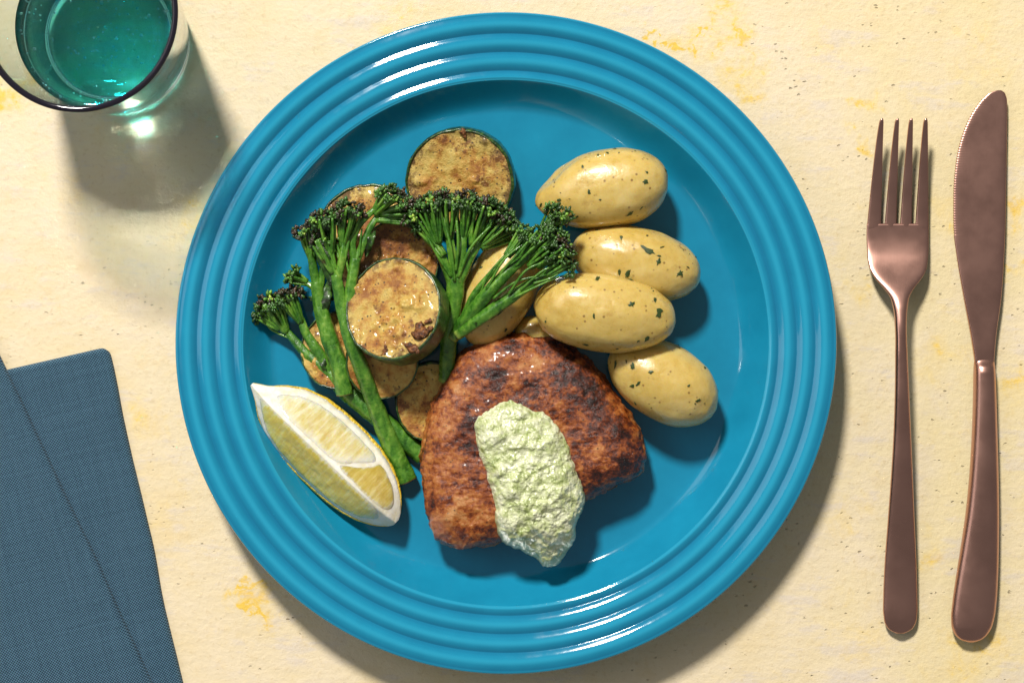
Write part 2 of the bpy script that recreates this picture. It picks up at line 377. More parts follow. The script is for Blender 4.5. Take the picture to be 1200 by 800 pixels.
def m_linen():
    g = G('teal_linen'); c = g.co()
    rc = g.map(c, rot=(0, 0, math.radians(-12.5)))
    x = g.sep(rc); nz = g.mul(g.ma('SUBTRACT', g.noise(rc, 160, 4), .5), .9)
    k = 2 * math.pi / 0.00125
    su = g.ma('SINE', g.ma('ADD', g.mul(x[0], k), nz)); sv = g.ma('SINE', g.ma('ADD', g.mul(x[1], k), nz))
    chk = g.mul(su, sv)
    slx = g.noise(g.map(rc, (900, 14, 10)), 1, 3, .6); sly = g.noise(g.map(rc, (14, 900, 10)), 1, 3, .6)
    sl = g.ma('ADD', g.mul(slx, .5), g.mul(sly, .5))
    f = g.ma('ADD', g.mul(g.step(chk, -.8, .8), .55), g.ma('ADD', g.mul(sl, .45), g.mul(g.ma('SUBTRACT', g.noise(rc, 900, 3), .5), .25)))
    col = g.ramp(f, [(.30, (.008, .030, .052)), (.5, (.034, .094, .150)), (.72, (.12, .24, .34))])
    h = g.ma('ADD', chk, g.mul(sl, 1.5))
    return g.set(color=col, rough=.85, spec=.15, sheen=.15, normal=g.bump(h, .0003, .9))
def m_glass(name, col, ior, rough=0.0):
    g = G(name); return g.set(color=col, trans=1.0, ior=ior, rough=rough)
def m_water():
    g = G('teal_drink'); m = g.set(color=(1, 1, 1), trans=1.0, ior=1.333, rough=0.0)
    va = g.n('ShaderNodeVolumeAbsorption'); va.inputs['Color'].default_value = (.08, .78, .83, 1); va.inputs['Density'].default_value = 72
    g.t.links.new(va.outputs[0], g.t.nodes['Material Output'].inputs['Volume']); return m
def m_bubble():
    g = G('air_bubble'); return g.set(color=(.75, .95, .93), rough=.1, trans=.55, ior=1.1, spec=.8)  # pale body colour stands in for the bubbles' bright sparkle
def m_rim():
    g = G('dark_glass_rim'); return g.set(color=(.010, .008, .016), rough=.08, spec=.6)

MT = dict(leaf=m_leaf(), crumb=m_crumb(), table=m_table(), plate=m_plate(), zflesh=m_zflesh(), zfleshd=m_zflesh(.13), zskin=m_zskin(), potato=m_potato(), herb=m_herb(), pork=m_pork(), sauce=m_sauce(),
          zest=m_zest(), pith=m_pith(), flesh=m_flesh(False), fleshp=m_flesh(True), fleshm=m_flesh(False, True), stem=m_stem(), bud=m_bud(), copper=m_copper(), linen=m_linen(),
          glass=m_glass('clear_green_glass', (.86, .96, .93), 1.48), water=m_water(), rim=m_rim(), bubble=m_bubble())

# ------------------------------------------------------------------ tabletop
tw, th_ = 0.62, 0.50
tv = [(-tw, -th_, -.02), (tw, -th_, -.02), (tw, th_, -.02), (-tw, th_, -.02), (-tw, -th_, 0), (tw, -th_, 0), (tw, th_, 0), (-tw, th_, 0)]
tb = mesh('tabletop', tv, [(3, 2, 1, 0), (4, 5, 6, 7), (0, 1, 5, 4), (1, 2, 6, 5), (2, 3, 7, 6), (3, 0, 4, 7)], MT['table'], smooth_=False)
tb['kind'] = 'structure'

# ------------------------------------------------------------------ plate
FLOOR = 0.0090
PC = P(593, 402, 0.025)[:2]
K = 0.972 / PXM
def plate_profile():
    pr = [(0.0005, FLOOR), (.03, FLOOR), (.06, FLOOR + .0001), (.085, FLOOR + .0003), (.095, FLOOR + .0009)]
    # well wall, smooth S up to the inner lip
    r0, r1 = .0965, 309 * K
    z0, z1 = FLOOR + .0011, .0213
    for t in np.linspace(0, 1, 18)[0:]:
        s = t ** 1.9 * .72 + .28 * t * t * (3 - 2 * t)
        pr.append((r0 + (r1 - r0) * t, z0 + (z1 - z0) * s))
    lam = 21.4 * K; rc = 352.5 * K
    a0 = 309.8 * K; a1 = 384.5 * K
    for r in np.linspace(a0, a1, 190):
        u = (r - a0) / (a1 - a0)
        amp = .00058 * (1 - .25 * smooth(.80, 1, u))
        z = .0214 + .0034 * u + amp * (2 * abs(math.cos(math.pi * (r - rc) / lam)) ** 1.06 - 1)
        e = smooth(a0, a0 + 3 * K, r)
        pr.append((r, z * e + (z1 + .0003) * (1 - e)))
    rz = pr[-1][1]
    pr += [(386.3 * K, rz + .0002), (387.6 * K, rz - .0003), (388.4 * K, rz - .0011), (388.3 * K, rz - .0020), (387 * K, rz - .0028)]
    pr += [(360 * K, .0190), (320 * K, .0160), (300 * K, .0125), (.098, .0060), (.088, .0040), (.084, .0012), (.082, .0002), (.078, .0002), (.076, .0025), (.07, .0035), (.0005, .0035)]
    return pr
PRF = plate_profile()
V, F = lathe(PRF, 720, PC)
pt = []
for i, (r, z) in enumerate(PRF):
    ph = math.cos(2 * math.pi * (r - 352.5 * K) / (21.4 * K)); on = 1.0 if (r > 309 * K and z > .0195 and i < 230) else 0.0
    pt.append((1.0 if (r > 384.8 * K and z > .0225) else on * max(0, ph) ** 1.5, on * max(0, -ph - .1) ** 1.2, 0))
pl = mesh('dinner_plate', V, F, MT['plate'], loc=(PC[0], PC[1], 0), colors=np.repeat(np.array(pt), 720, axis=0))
tag(pl, 'round glossy blue plate with ridged rim holding the whole meal', 'plate')

# ------------------------------------------------------------------ glass of drink
GB = P(141, 52, 0)[:2]
GH = 0.088
def glass_r(z): return 0.0298 + (0.0385 - 0.0298) * (z / GH) ** 0.9
gt = thing('drinking_glass', 'clear tapered tumbler with dark rim filled with teal drink', 'glass', (GB[0], GB[1], 0))
zs = np.linspace(.003, GH - .0004, 40)
outer = [(0.0004, .0006), (.020, .0004), (.0265, .0002), (.0285, .0008), (.0294, .0018)] + [(glass_r(z), z) for z in zs]
def cav(z): return glass_r(z) - .0019 - .0072 * (1 - min(1, (z - .0125) / .030)) ** 2.0
CZ = [.042, .038, .034, .030, .026, .022, .019, .0165, .0145, .0130]
inner = [(glass_r(z) - .0019, z) for z in zs[::-1] if z > .0435] + [(cav(z), z) for z in CZ] + [(.0208, .0118), (.0195, .0112), (.0170, .0109), (.0004, .0104)]
V, F = lathe(outer + inner, 128, GB)
gl = mesh('glass_body', V, F, MT['glass'], gt)
rimp = [(glass_r(GH) - .00095 + .00118 * math.cos(a), GH + .0002 + .0010 * math.sin(a)) for a in np.linspace(0, 2 * np.pi, 20, endpoint=False)]
V, F = lathe(rimp, 128, GB, closed=True); mesh('rim', V, F, MT['rim'], gt)
WZ = .050
wat = [(.0004, .0106), (.0171, .0111), (.0197, .0114), (.0210, .0120)] + [(cav(z) + .0002, z) for z in CZ[::-1]] + [(glass_r(z) - .0017, z) for z in np.linspace(.0435, WZ, 8)]
R0 = glass_r(WZ) - .0017
wat += [(R0 - .0003, WZ - .0004), (R0 - .0012, WZ - .0010), (R0 - .003, WZ - .0014), (R0 * .6, WZ - .0015), (.0004, WZ - .0015)]
V, F = lathe(wat, 128, GB)
wt = thing('teal_drink', 'sparkling teal drink with bubbles inside the tumbler', 'drink', (GB[0], GB[1], .0106))
mesh('liquid', V, F, MT['water'], wt)
bub = Acc()
for k in range(230):
    a = rng.uniform(0, 2 * np.pi)
    if k < 120: r_ = R0 * .93 * math.sqrt(rng.uniform()); z_ = WZ - .0015 - rng.uniform(.0005, .004)
    elif k < 180: r_ = .018 * math.sqrt(rng.uniform()); z_ = .0125 + rng.uniform(0, .004)
    else: z_ = rng.uniform(.043, WZ - .004); r_ = glass_r(z_) - .0017 - .0007
    s_ = rng.uniform(.00022, .00062) * (1.6 if rng.uniform() < .1 else 1)
    bub.add(ICO1[0] * s_ + np.array([GB[0] + r_ * math.cos(a), GB[1] + r_ * math.sin(a), z_]), ICO1[1])
bub.build('bubbles', MT['bubble'], wt, kind='stuff')

# ------------------------------------------------------------------ potatoes
def potato(px, py, a, b, ang, zc, label, egg=0.12, flat=.92, seed=0, dent=None, tilt=0.0, flakes=16, leaves=()):
    c = P(px, py, zc); A = M(a, zc); B = M(b, zc); Cc = B * flat
    th = math.radians(-ang)
    nu, nv = 96, 64
    U = np.linspace(0, 2 * np.pi, nu, endpoint=False); W = np.linspace(.02, np.pi - .02, nv)
    d = np.array([[math.cos(w_), math.sin(w_) * math.cos(u), math.sin(w_) * math.sin(u)] for w_ in W for u in U])
    R = np.array(Matrix.Rotation(th, 3, 'Z') @ Matrix.Rotation(tilt, 3, 'Y'))
    def surf(d):
        q = d.copy()
        x = q[:, 0]
        k = 1 + egg * x - .10 * egg
        sq = np.sign(q) * np.abs(q) ** np.array([.90, 1, 1])
        p = np.stack([sq[:, 0] * A, q[:, 1] * B * k, q[:, 2] * Cc * k], 1)
        n = fbm(d + seed * 3.1, 1.3, 3, seed) * .055 + fbm(d + seed, 5, 3, seed + 9) * .008
        p = p * (1 + n)[:, None]
        if dent is not None:
            dd = np.linalg.norm(d - np.array(dent[:3]), axis=1); p = p * (1 - dent[3] * np.exp(-(dd / dent[4]) ** 2))[:, None]
        return p @ R.T
    V = surf(d); n0 = len(V)
    V = np.vstack([V, surf(np.array([[1., 0, 0], [-1., 0, 0]]))])
    F = gridfaces(nv, nu)
    for k in range(nu):
        F.append((n0, k, (k + 1) % nu)[::-1]); F.append((n0 + 1, (nv - 1) * nu + k, (nv - 1) * nu + (k + 1) % nu))
    base = np.array([c[0], c[1], zc + V[:, 2].min()])
    t = thing('potato', label, 'potato', base, 'boiled potatoes on the blue plate')
    off = c - base
    mesh('potato_body', V + off, F, MT['potato'], t, world=False)
    rs = np.random.default_rng(seed + 40); ac = Acc()
    for k in range(int(flakes * 1.2) + len(leaves)):
        dd = rs.normal(size=3); dd /= np.linalg.norm(dd); big = None
        if k < len(leaves):
            lx_, ly_, big = leaves[k]; q2 = P(lx_, ly_, zc + Cc * .6) - c; q2[2] = 0; q2 = R.T @ q2
            ex, ey = q2[0] / A, q2[1] / B; dd = np.array([ex, ey, math.sqrt(max(.02, 1 - ex * ex - ey * ey))]); dd /= np.linalg.norm(dd)
        wd = R @ dd
        if wd[2] < .12: dd = -dd; wd = -wd
        p0 = surf(dd[None])[0]; e = .02
        u_, v_, w_ = frame(dd)
        p1 = surf(np.array([dd + e * u_]) / np.linalg.norm(dd + e * u_))[0]; p2 = surf(np.array([dd + e * v_]) / np.linalg.norm(dd + e * v_))[0]
        nn = np.cross(p1 - p0, p2 - p0); nn /= np.linalg.norm(nn); nn = nn if np.dot(nn, p0) > 0 else -nn
        t1 = (p1 - p0) / np.linalg.norm(p1 - p0); t2 = np.cross(nn, t1); an = rs.uniform(0, 6.28)
        t1, t2 = t1 * math.cos(an) + t2 * math.sin(an), -t1 * math.sin(an) + t2 * math.cos(an)
        L = min(.0016, .00038 + rs.exponential(.00042)) if big is None else M(big) / 2; asp = rs.uniform(.3, .8)
        m_ = 13; pts = []
        for j in range(m_):
            q = j / m_ * 6.283; rr = rs.uniform(.5, 1.2)
            pts.append(p0 + nn * .00030 + (t1 * math.cos(q) + t2 * math.sin(q) * asp) * L * rr - nn * .00022 * rs.uniform(.4, 1))
        pts.append(p0 + nn * .00042)
        ac.add(np.array(pts) + off, [(m_, j, (j + 1) % m_) for j in range(m_)])
    if ac.n: ac.build('herb_flakes', MT['herb'], t, world=False, kind='stuff')
    return t
potato(707, 222, 79, 47, -9, .0255, 'yellow potato farthest from the pork, lying alone at the end of the pile', .13, .95, 1, dent=(-.75, .62, .25, .15, .45), flakes=16, leaves=[(752, 215, 8), (735, 250, 10), (748, 243, 6), (710, 180, 6), (780, 200, 7), (636, 240, 8)])
potato(745, 309, 77, 43, 13, .0240, 'yellow potato with a large herb leaf, between two other potatoes', .05, .92, 2, flakes=16, leaves=[(757, 294, 19), (737, 321, 13), (728, 320, 8), (793, 320, 12), (772, 290, 7), (768, 300, 6), (690, 270, 7)])
potato(709, 367, 84, 45, 8, .0350, 'glossy yellow potato lying on top of the potato pile', -.04, .92, 3, flakes=14, leaves=[(770, 365, 14), (698, 371, 8), (754, 396, 9), (703, 328, 10), (690, 403, 8)])
potato(777, 447, 70, 45, 29, .0240, 'yellow potato tucked under the topmost potato beside the pork', .06, .95, 4, flakes=14, leaves=[(723, 428, 11), (749, 451, 8), (742, 454, 7), (816, 468, 9), (764, 437, 6)])
potato(587, 337, 74, 42, -62, .0235, 'yellow potato half hidden under the broccolini sprig', .03, .9, 5, flakes=14)
potato(629, 392, 27, 21, 20, .0185, 'small pale potato barely showing between pork and potatoes', 0, .9, 6, flakes=0)

# ------------------------------------------------------------------ zucchini slices
def zucchini(px, py, r, zc, nrm, label, th=.0085, sx=1.0, rot=0.0, seed=0, bits=(), dark=False):
    c = P(px, py, zc); R = M(r, zc)
    na = 120; A = np.linspace(0, 2 * np.pi, na, endpoint=False)
    ring = lambda s: 1 + .035 * fbm(np.stack([np.cos(A), np.sin(A), 0 * A + seed], 1), 1.4, 3, seed) + .010 * fbm(np.stack([np.cos(A), np.sin(A), 0 * A + seed], 1), 8, 2, seed)
    rr = ring(1) * R
    def disc(scale, z, lump):
        x = np.cos(A) * rr * scale * sx; y = np.sin(A) * rr * scale
        p = np.stack([x, y, 0 * x], 1); p[:, 2] = z + lump * (fbm(p + seed * .1, 110, 4, seed) * .0011 + np.clip(fbm(p + seed * .2, 170, 4, seed + 3) - .22, 0, 1) * .0035)
        return p
    rows = []; h = th / 2
    for s in np.linspace(.02, .93, 34): rows.append(disc(s, h - .0006 * (1 - s) ** .5, 1.0))
    rows.append(disc(.965, h - .0001, .8)); rows.append(disc(.985, h - .0006, .3)); rows.append(disc(.988, h - .002, 0))
    rows.append(disc(.988, -h + .001, 0)); rows.append(disc(.97, -h, 0)); rows.append(disc(.05, -h, 0))
    V = np.concatenate(rows); F = gridfaces(len(rows), na)
    V = np.vstack([V, [0, 0, h], [0, 0, -h]]); nV = len(V)
    for k in range(na):
        F.append((nV - 2, k, (k + 1) % na)); e = (len(rows) - 1) * na; F.append((nV - 1, e + (k + 1) % na, e + k))
    t = thing('zucchini_slice', label, 'zucchini', c, 'fried zucchini slices on the blue plate')
    q = Vector((0, 0, 1)).rotation_difference(Vector(nrm).normalized())
    t.rotation_mode = 'QUATERNION'; t.rotation_quaternion = q @ Quaternion((0, 0, 1), rot)
    mesh('flesh', V, F, MT['zfleshd' if dark else 'zflesh'], t, world=False)
    rb = np.random.default_rng(seed + 70)
    for bx, by, br_ in bits:
        a_ = Acc()
        for k in range(4):
            q = np.array([bx * R, by * R, h + .0003]) + rb.normal(size=3) * np.array([.5, .5, .05]) * br_
            L = ICO2[0]; d_ = L * (1 + .9 * fbm(L * 2.2 + seed + k, 1.3, 4, k, .65))[:, None] * np.array([rb.uniform(.7, 1.5), rb.uniform(.6, 1.2), 1])
            a_.add(q + d_ * br_ * rb.uniform(.35, .75) * np.array([1, 1, .38]), ICO2[1], (1, 1, 1))
        a_.build('browned_crumb', MT['crumb'], t, world=False)
    rows = []
    wob = lambda z: fbm(np.stack([np.cos(A) * 9, np.sin(A) * 9, 0 * A + z * 900 + seed], 1), 1.0, 3, seed) * .00035
    for s, z in ((.952, h - .0012), (.958, h + .0002), (.985, h + .0005), (1.008, h - .0004), (1.012, h - .0022), (1.014, 0), (1.010, -h + .0016), (1.0, -h + .0002), (.975, -h + .0004)):
        p = disc(s, z, 0.25 if z > 0 else 0); n = p.copy(); n[:, 2] = 0; n /= np.linalg.norm(n, axis=1)[:, None]
        rows.append(p + n * wob(z)[:, None])
    mesh('skin', np.concatenate(rows), gridfaces(len(rows), na, flip=True), MT['zskin'], t, world=False)
    return t
zucchini(540, 211, 61, .0165, (-.10, -.22, 1), 'golden zucchini slice with charred rim, lying clear beyond the floret dome', seed=1, sx=1.05, bits=[(.1, .93, .0020)])
zucchini(436, 283, 67, .0175, (-.05, .16, 1), 'zucchini slice with dark skin edge mostly hidden by florets', seed=2)
zucchini(466, 306, 48, .0240, (.10, -.05, 1), 'deeply browned zucchini slice under the big topmost slice', seed=3, dark=True)
zucchini(466, 365, 61, .0370, (-.30, .24, 1), 'large pale zucchini slice with brown bits on top of the pile', th=.0115, sx=.96, rot=.25, seed=4, bits=[(.42, -.66, .0034), (.20, -.86, .0022), (.55, -.5, .0024), (-.30, -.75, .0016)])
zucchini(400, 411, 46, .0150, (-.12, .05, 1), 'zucchini slice seen as a sliver between broccolini stems', seed=5)
zucchini(447, 424, 42, .0230, (.1, -.2, 1), 'shaded zucchini slice under the big topmost slice, next to the stems', seed=8)
zucchini(506, 470, 47, .0160, (.05, -.08, 1), 'pale peppered zucchini slice tucked against the pork steak', seed=6, sx=.9)

# ------------------------------------------------------------------ pork steak
PZ = .0350
po = [(545, 412), (571, 398), (605, 392), (640, 394), (667, 403), (690, 422), (711, 447), (728, 470), (746, 497), (757, 526), (756, 548), (744, 562), (722, 571), (690, 587), (650, 606), (615, 624), (584, 638), (555, 643), (527, 641), (509, 627), (501, 603), (495, 575), (493, 542), (497, 508), (508, 470), (524, 437)]
OUT = catmull([P(x, y, PZ - .006) for x, y in po], 420, True)
PCN = OUT.mean(0); PCN[2] = 0
def pork_top(p, s):
    z = PZ - .0068 * s ** 7 - .0016 * s ** 2 + fbm(p, 45, 3, 3) * .0018 + fbm(p, 190, 4, 5, .55) * .0006 + fbm(p * np.array([1, 2.0, 1]), 420, 3, 6) * .00025
    return z
def spots(p, lst):
    v = np.zeros(len(p))
    for px, py, r in lst:
        q = P(px, py, PZ); v = np.maximum(v, np.exp(-((p[:, 0] - q[0]) ** 2 + (p[:, 1] - q[1]) ** 2) / M(r, PZ) ** 2))
    return v
CHAR = [(668, 455, 26), (690, 440, 16), (705, 480, 22), (735, 545, 22), (700, 565, 20), (545, 500, 16), (552, 520, 12), (600, 400, 16), (648, 402, 14), (570, 625, 18), (525, 635, 16), (500, 560, 12), (585, 440, 14), (620, 450, 14), (730, 515, 16)]
PALE = [(545, 425, 20), (565, 412, 18), (625, 425, 14), (650, 500, 14), (535, 600, 34), (510, 560, 26), (560, 610, 24), (515, 500, 18), (700, 530, 12), (530, 455, 16), (715, 465, 8)]
rows = []; tint = []
d0 = (OUT - PCN) * .978; d0[:, 2] = 0
edge = 1 + .016 * fbm(OUT * 1.0, 110, 3, 4) + .013 * fbm(OUT, 420, 4, 14, .6)
for s in np.linspace(.01, 1, 90):
    p = PCN + d0 * (s * (1 + (edge - 1) * smooth(.6, 1, s)))[:, None] if np.ndim(s) else PCN + d0 * (s * (1 + (edge - 1) * float(smooth(.6, 1, s))))[:, None]
    p = p.copy(); p[:, 2] = pork_top(p, s); rows.append(p)
    pa = np.maximum(spots(p, PALE), smooth(.88, .99, s) * (.25 + .6 * smooth(-.2, .4, fbm(p, 40, 2, 8))))
    tint.append(np.stack([pa, np.maximum(spots(p, CHAR), smooth(.95, 1, s) * .8), 0 * pa], 1))
zt = rows[-1][:, 2].copy()
for k in range(1, 27):
    t = k / 26
    prof = 1 + .030 * math.sin(math.pi * min(t * 1.15, 1)) - .045 * max(0, t - .6) / .4
    p = PCN + d0 * (edge * prof)[:, None]; p = p.copy(); p[:, 2] = zt * (1 - t) + (FLOOR + .0004) * t
    n = d0 / np.linalg.norm(d0, axis=1)[:, None]
    p = p + n * (fbm(p * np.array([1, 1, .8]), 190, 4, 21) * .0019 + fbm(p * np.array([1, 1, 2.5]), 420, 3, 22) * .0006)[:, None] * min(1, 5 * (1 - t) + .2)
    rows.append(p); pa = .55 + .45 * smooth(.2, .5, t) + 0 * p[:, 0]
    tint.append(np.stack([pa * (1 - .5 * smooth(.8, 1, t)), 0 * pa + .3 * (1 - smooth(.0, .3, t)) + .9 * smooth(.75, 1, t), 0 * pa], 1))
V = np.concatenate(rows); T = np.concatenate(tint); F = gridfaces(len(rows), 420, flip=False)
V = np.vstack([V, [PCN[0], PCN[1], pork_top(PCN[None], 0)[0]], [PCN[0], PCN[1], FLOOR + .0004]]); T = np.vstack([T, T[0], T[-1]])
nV = len(V); e = (len(rows) - 1) * 420
for k in range(420): F.append((nV - 2, (k + 1) % 420, k)[::-1]); F.append((nV - 1, e + k, e + (k + 1) % 420)[::-1])
pk = mesh('pork_steak', V, F, MT['pork'], colors=T, loc=(PCN[0], PCN[1], FLOOR + .0004))
tag(pk, 'thick seared reddish brown pork steak on the blue plate', 'pork')

# ------------------------------------------------------------------ sauce
NS = 440
so = [(590, 469), (618, 474), (643, 489), (663, 514), (674, 540), (682, 566), (686, 596), (677, 614), (674, 638), (667, 652), (655, 664), (640, 669), (629, 660), (612, 649), (590, 640), (582, 618), (577, 588), (568, 556), (558, 524), (555, 500), (567, 479)]
SZ = PZ + .004
SO = catmull([P(x, y, SZ) for x, y in so], NS, True); SC = SO.mean(0); SC[2] = 0
sd = SO - SC; sd[:, 2] = 0
rows = []
ytop = P(600, 600, SZ)[1]; ybot = P(640, 668, SZ)[1]
sed = 1 + .035 * fbm(SO, 130, 3, 31) + .035 * fbm(SO, 380, 3, 33)
for s in np.linspace(.01, 1, 170):
    p = SC + sd * (s * (1 + (sed - 1) * float(smooth(.3, 1, s))))[:, None]; p = p.copy()
    droop = .009 * smooth(ytop, ybot, p[:, 1]) ** 1.3
    lum = fbm(p, 105, 3, 41) * .0017 + np.clip(fbm(p, 210, 3, 43), -.4, 1) * .0020 + np.clip(fbm(p, 330, 3, 44), -.3, 1) * .0008 + np.clip(fbm(p, 620, 2, 46), -.2, 1) * .0004
    env = (1 - s ** 3.2) ** .55
    p[:, 2] = PZ - .0028 - droop + .0085 * env + lum * (.35 + .65 * env)
    rows.append(p)
p = SC + sd * (sed * 1.012)[:, None]; p = p.copy(); p[:, 2] = rows[-1][:, 2] - .0016; rows.append(p)
p = SC + sd * (sed * .985)[:, None]; p = p.copy(); p[:, 2] = rows[-1][:, 2] - .0018; rows.append(p)
p = SC + sd * .5; p = p.copy(); p[:, 2] = PZ - .007 - .016 * smooth(ytop, ybot, p[:, 1]); rows.append(p)
V = np.concatenate(rows); F = gridfaces(len(rows), NS)
V = np.vstack([V, [SC[0], SC[1], PZ + .006], [SC[0], SC[1], PZ - .006]]); nV = len(V); e = (len(rows) - 1) * NS
for k in range(NS): F.append((nV - 2, k, (k + 1) % NS)); F.append((nV - 1, e + (k + 1) % NS, e + k))
sa = mesh('herb_sauce', V, F, MT['sauce'], loc=(SC[0], SC[1], PZ - .003))
tag(sa, 'lumpy pale green herb sauce spooned over the pork steak', 'sauce')

# ------------------------------------------------------------------ lemon wedge
LZ = .0335
T0 = P(291, 451, LZ); T1 = P(462, 615, LZ)
ax = T1 - T0; LL = np.linalg.norm(ax); ax /= LL
sd_ = np.array([-ax[1], ax[0], 0]); sd_ = -sd_ if sd_[1] < 0 else sd_           # towards the upper right of the plate
LR = M(69, LZ)
SS = np.array([0, .03, .07, .13, .21, .32, .45, .58, .68, .78, .86, .92, .96, .985, 1.0])
RR = np.array([.05, .14, .26, .53, .78, .94, 1.0, 1.0, .97, .87, .72, .54, .37, .24, .10])
def lrad(s): return np.interp(s, SS, RR) * LR
roll = math.radians(6); al = math.radians(45)
def lp(s, phi, q):                      # q = fraction of the radius, phi measured from straight down
    ridge = T0 + ax * (LL * s)
    drop = .0 + .010 * (2 * s - 1) ** 4
    return ridge + np.array([0, 0, -drop]) + (sd_ * math.sin(phi) + np.array([0, 0, -1.0]) * math.cos(phi)) * (lrad(s) * q)
PH0, PH1 = -al + roll, al + roll
lt = thing('lemon_wedge', 'cut lemon wedge with yellow rind at the plate edge', 'lemon', (T0 + T1) / 2 * np.array([1, 1, 0]) + np.array([0, 0, FLOOR]))
ns = 90; Sg = np.linspace(0, 1, ns) ; Sg = .5 - .5 * np.cos(np.pi * Sg)
def ring(s, q, qz):                     # closed section: ridge -> face 1 -> arc -> face 0
    pts = [lp(s, PH1, u * q) for u in np.linspace(0.0, 1, 12)]
    pts += [lp(s, ph, q) for ph in np.linspace(PH1, PH0, 26)[1:]]
    pts += [lp(s, PH0, u * q) for u in np.linspace(1, 0, 12)[1:-1]]
    return pts
V = np.array([p for s in Sg for p in ring(s, .950, 0)]); nc = len(V) // ns
V = V + (fbm(V, 260, 3, 51) * .00022)[:, None] * np.array([0, 0, 1])
mesh('pith', V, gridfaces(ns, nc) + [tuple(range(nc))[::-1], tuple(range((ns - 1) * nc, ns * nc))], MT['pith'], lt)
# zest: a thin shell over the outside
rows = []
for s in Sg:
    phs = np.linspace(PH1 , PH0, 40)
    o_ = [lp(s, ph, 1.0) for ph in phs]; i_ = [lp(s, ph, .935) for ph in phs[::-1]]
    rows.append(np.array(o_ + i_))
V = np.concatenate(rows); nc = 80
V = V + (fbm(V, 300, 3, 52) * .0003)[:, None] * (sd_ * .6 + np.array([0, 0, .6]))
mesh('zest', V, gridfaces(ns, nc) + [tuple(range(nc))[::-1], tuple(range((ns - 1) * nc, ns * nc))], MT['zest'], lt)
def pad(name, face, pts, mat, lift=.0007, n=26):
    """a plump segment of flesh on one cut face; pts = outline in (s, q)"""
    ph = PH1 if face else PH0
    nrm = (sd_ * math.cos(ph) + np.array([0, 0, 1.0]) * math.sin(ph)) * (1 if face else -1)
    ol = catmull(np.array(pts), 90, True); c = ol.mean(0); V = []; TQ = []
    for t in np.linspace(.02, 1, n):
        for k in range(90):
            s, q = c + (ol[k] - c) * t
            p = lp(min(max(s, 0), 1), ph, q)
            hh = lift * (1 - t ** 10) - .0004 * t ** 24
            V.append(p + nrm * hh); TQ.append((s, q, t))
    V = np.array(V); V = V + nrm * (fbm(V, 330, 3, 61) * .00030)[:, None]
    mesh(name, V, gridfaces(n, 90) + [tuple(range(90))[::-1]], mat, lt, colors=np.array(TQ))
pad('flesh_segment', 0, [(.07, .28), (.11, .60), (.19, .80), (.32, .865), (.45, .875), (.62, .87), (.76, .86), (.87, .78), (.93, .45), (.88, .05), (.6, .016), (.4, .016), (.13, .04)], MT['flesh'])
pad('flesh_segment', 1, [(.12, .38), (.16, .62), (.24, .75), (.36, .80), (.50, .81), (.63, .805), (.725, .785), (.705, .60), (.655, .36), (.585, .10), (.42, .055), (.23, .08)], MT['fleshp'], .0005)
pad('flesh_segment', 1, [(.597, .085), (.668, .34), (.715, .58), (.738, .77), (.80, .79), (.885, .73), (.935, .50), (.93, .18), (.87, .045), (.72, .03)], MT['fleshm'], .0005)

# ------------------------------------------------------------------ broccolini
GREENS = [(.030, .085, .012), (.020, .060, .009), (.060, .155, .018), (.13, .25, .03), (.25, .34, .05), (.44, .44, .08)]
CHARS = [(.020, .014, .008), (.05, .026, .012), (.028, .030, .010)]
def buds(ac, tip, d, R, n, char, rs, zmin, squash=.75):
    """bud clusters on a loose dome: each cluster is a tuft of small pointed buds"""
    u, v, w_ = frame(d); ncl = max(4, n // 11)
    for cl_ in range(ncl):
        ct = 1 - (cl_ + rs.uniform(.2, .8)) / ncl * 1.15; st = math.sqrt(max(0, 1 - ct * ct)); a = cl_ * 2.39996 + rs.uniform(-.5, .5)
        o = u * st * math.cos(a) + v * st * math.sin(a) + w_ * ct * squash
        c0 = tip + o * R * rs.uniform(.62, 1.0); cr = rs.uniform(.0013, .0024)
        chr_ = rs.uniform() < char * (.35 + .7 * max(0, ct))
        tone = rs.uniform(.7, 1.5); gi = min(5, int(abs(rs.normal()) * 1.6))
        for k in range(rs.integers(9, 17)):
            q = rs.normal(size=3) * .75 + o * 1.1; q /= np.linalg.norm(q)
            p = c0 + q * cr * rs.uniform(.6, 1.15); p[2] = max(p[2], zmin)
            s = rs.uniform(.00042, .00092); el = rs.uniform(1.2, 2.3)
            fu, fv, fw = frame(q + rs.normal(size=3) * .25)
            Vb = ICO1[0]; tp = 1 - .35 * np.clip(Vb[:, 2], 0, 1)
            Q = p + (np.outer(Vb[:, 0] * tp, fu) + np.outer(Vb[:, 1] * tp, fv)) * s + np.outer(Vb[:, 2], fw) * s * el
            if chr_ and rs.uniform() < .8: c = np.array(CHARS[rs.integers(3)]) * rs.uniform(.6, 1.6); lo, hi = .8, 1.2
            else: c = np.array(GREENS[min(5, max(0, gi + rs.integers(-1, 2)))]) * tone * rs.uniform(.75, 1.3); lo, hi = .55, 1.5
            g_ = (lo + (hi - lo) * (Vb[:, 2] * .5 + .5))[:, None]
            ac.add(Q, ICO1[1], c[None] * g_)
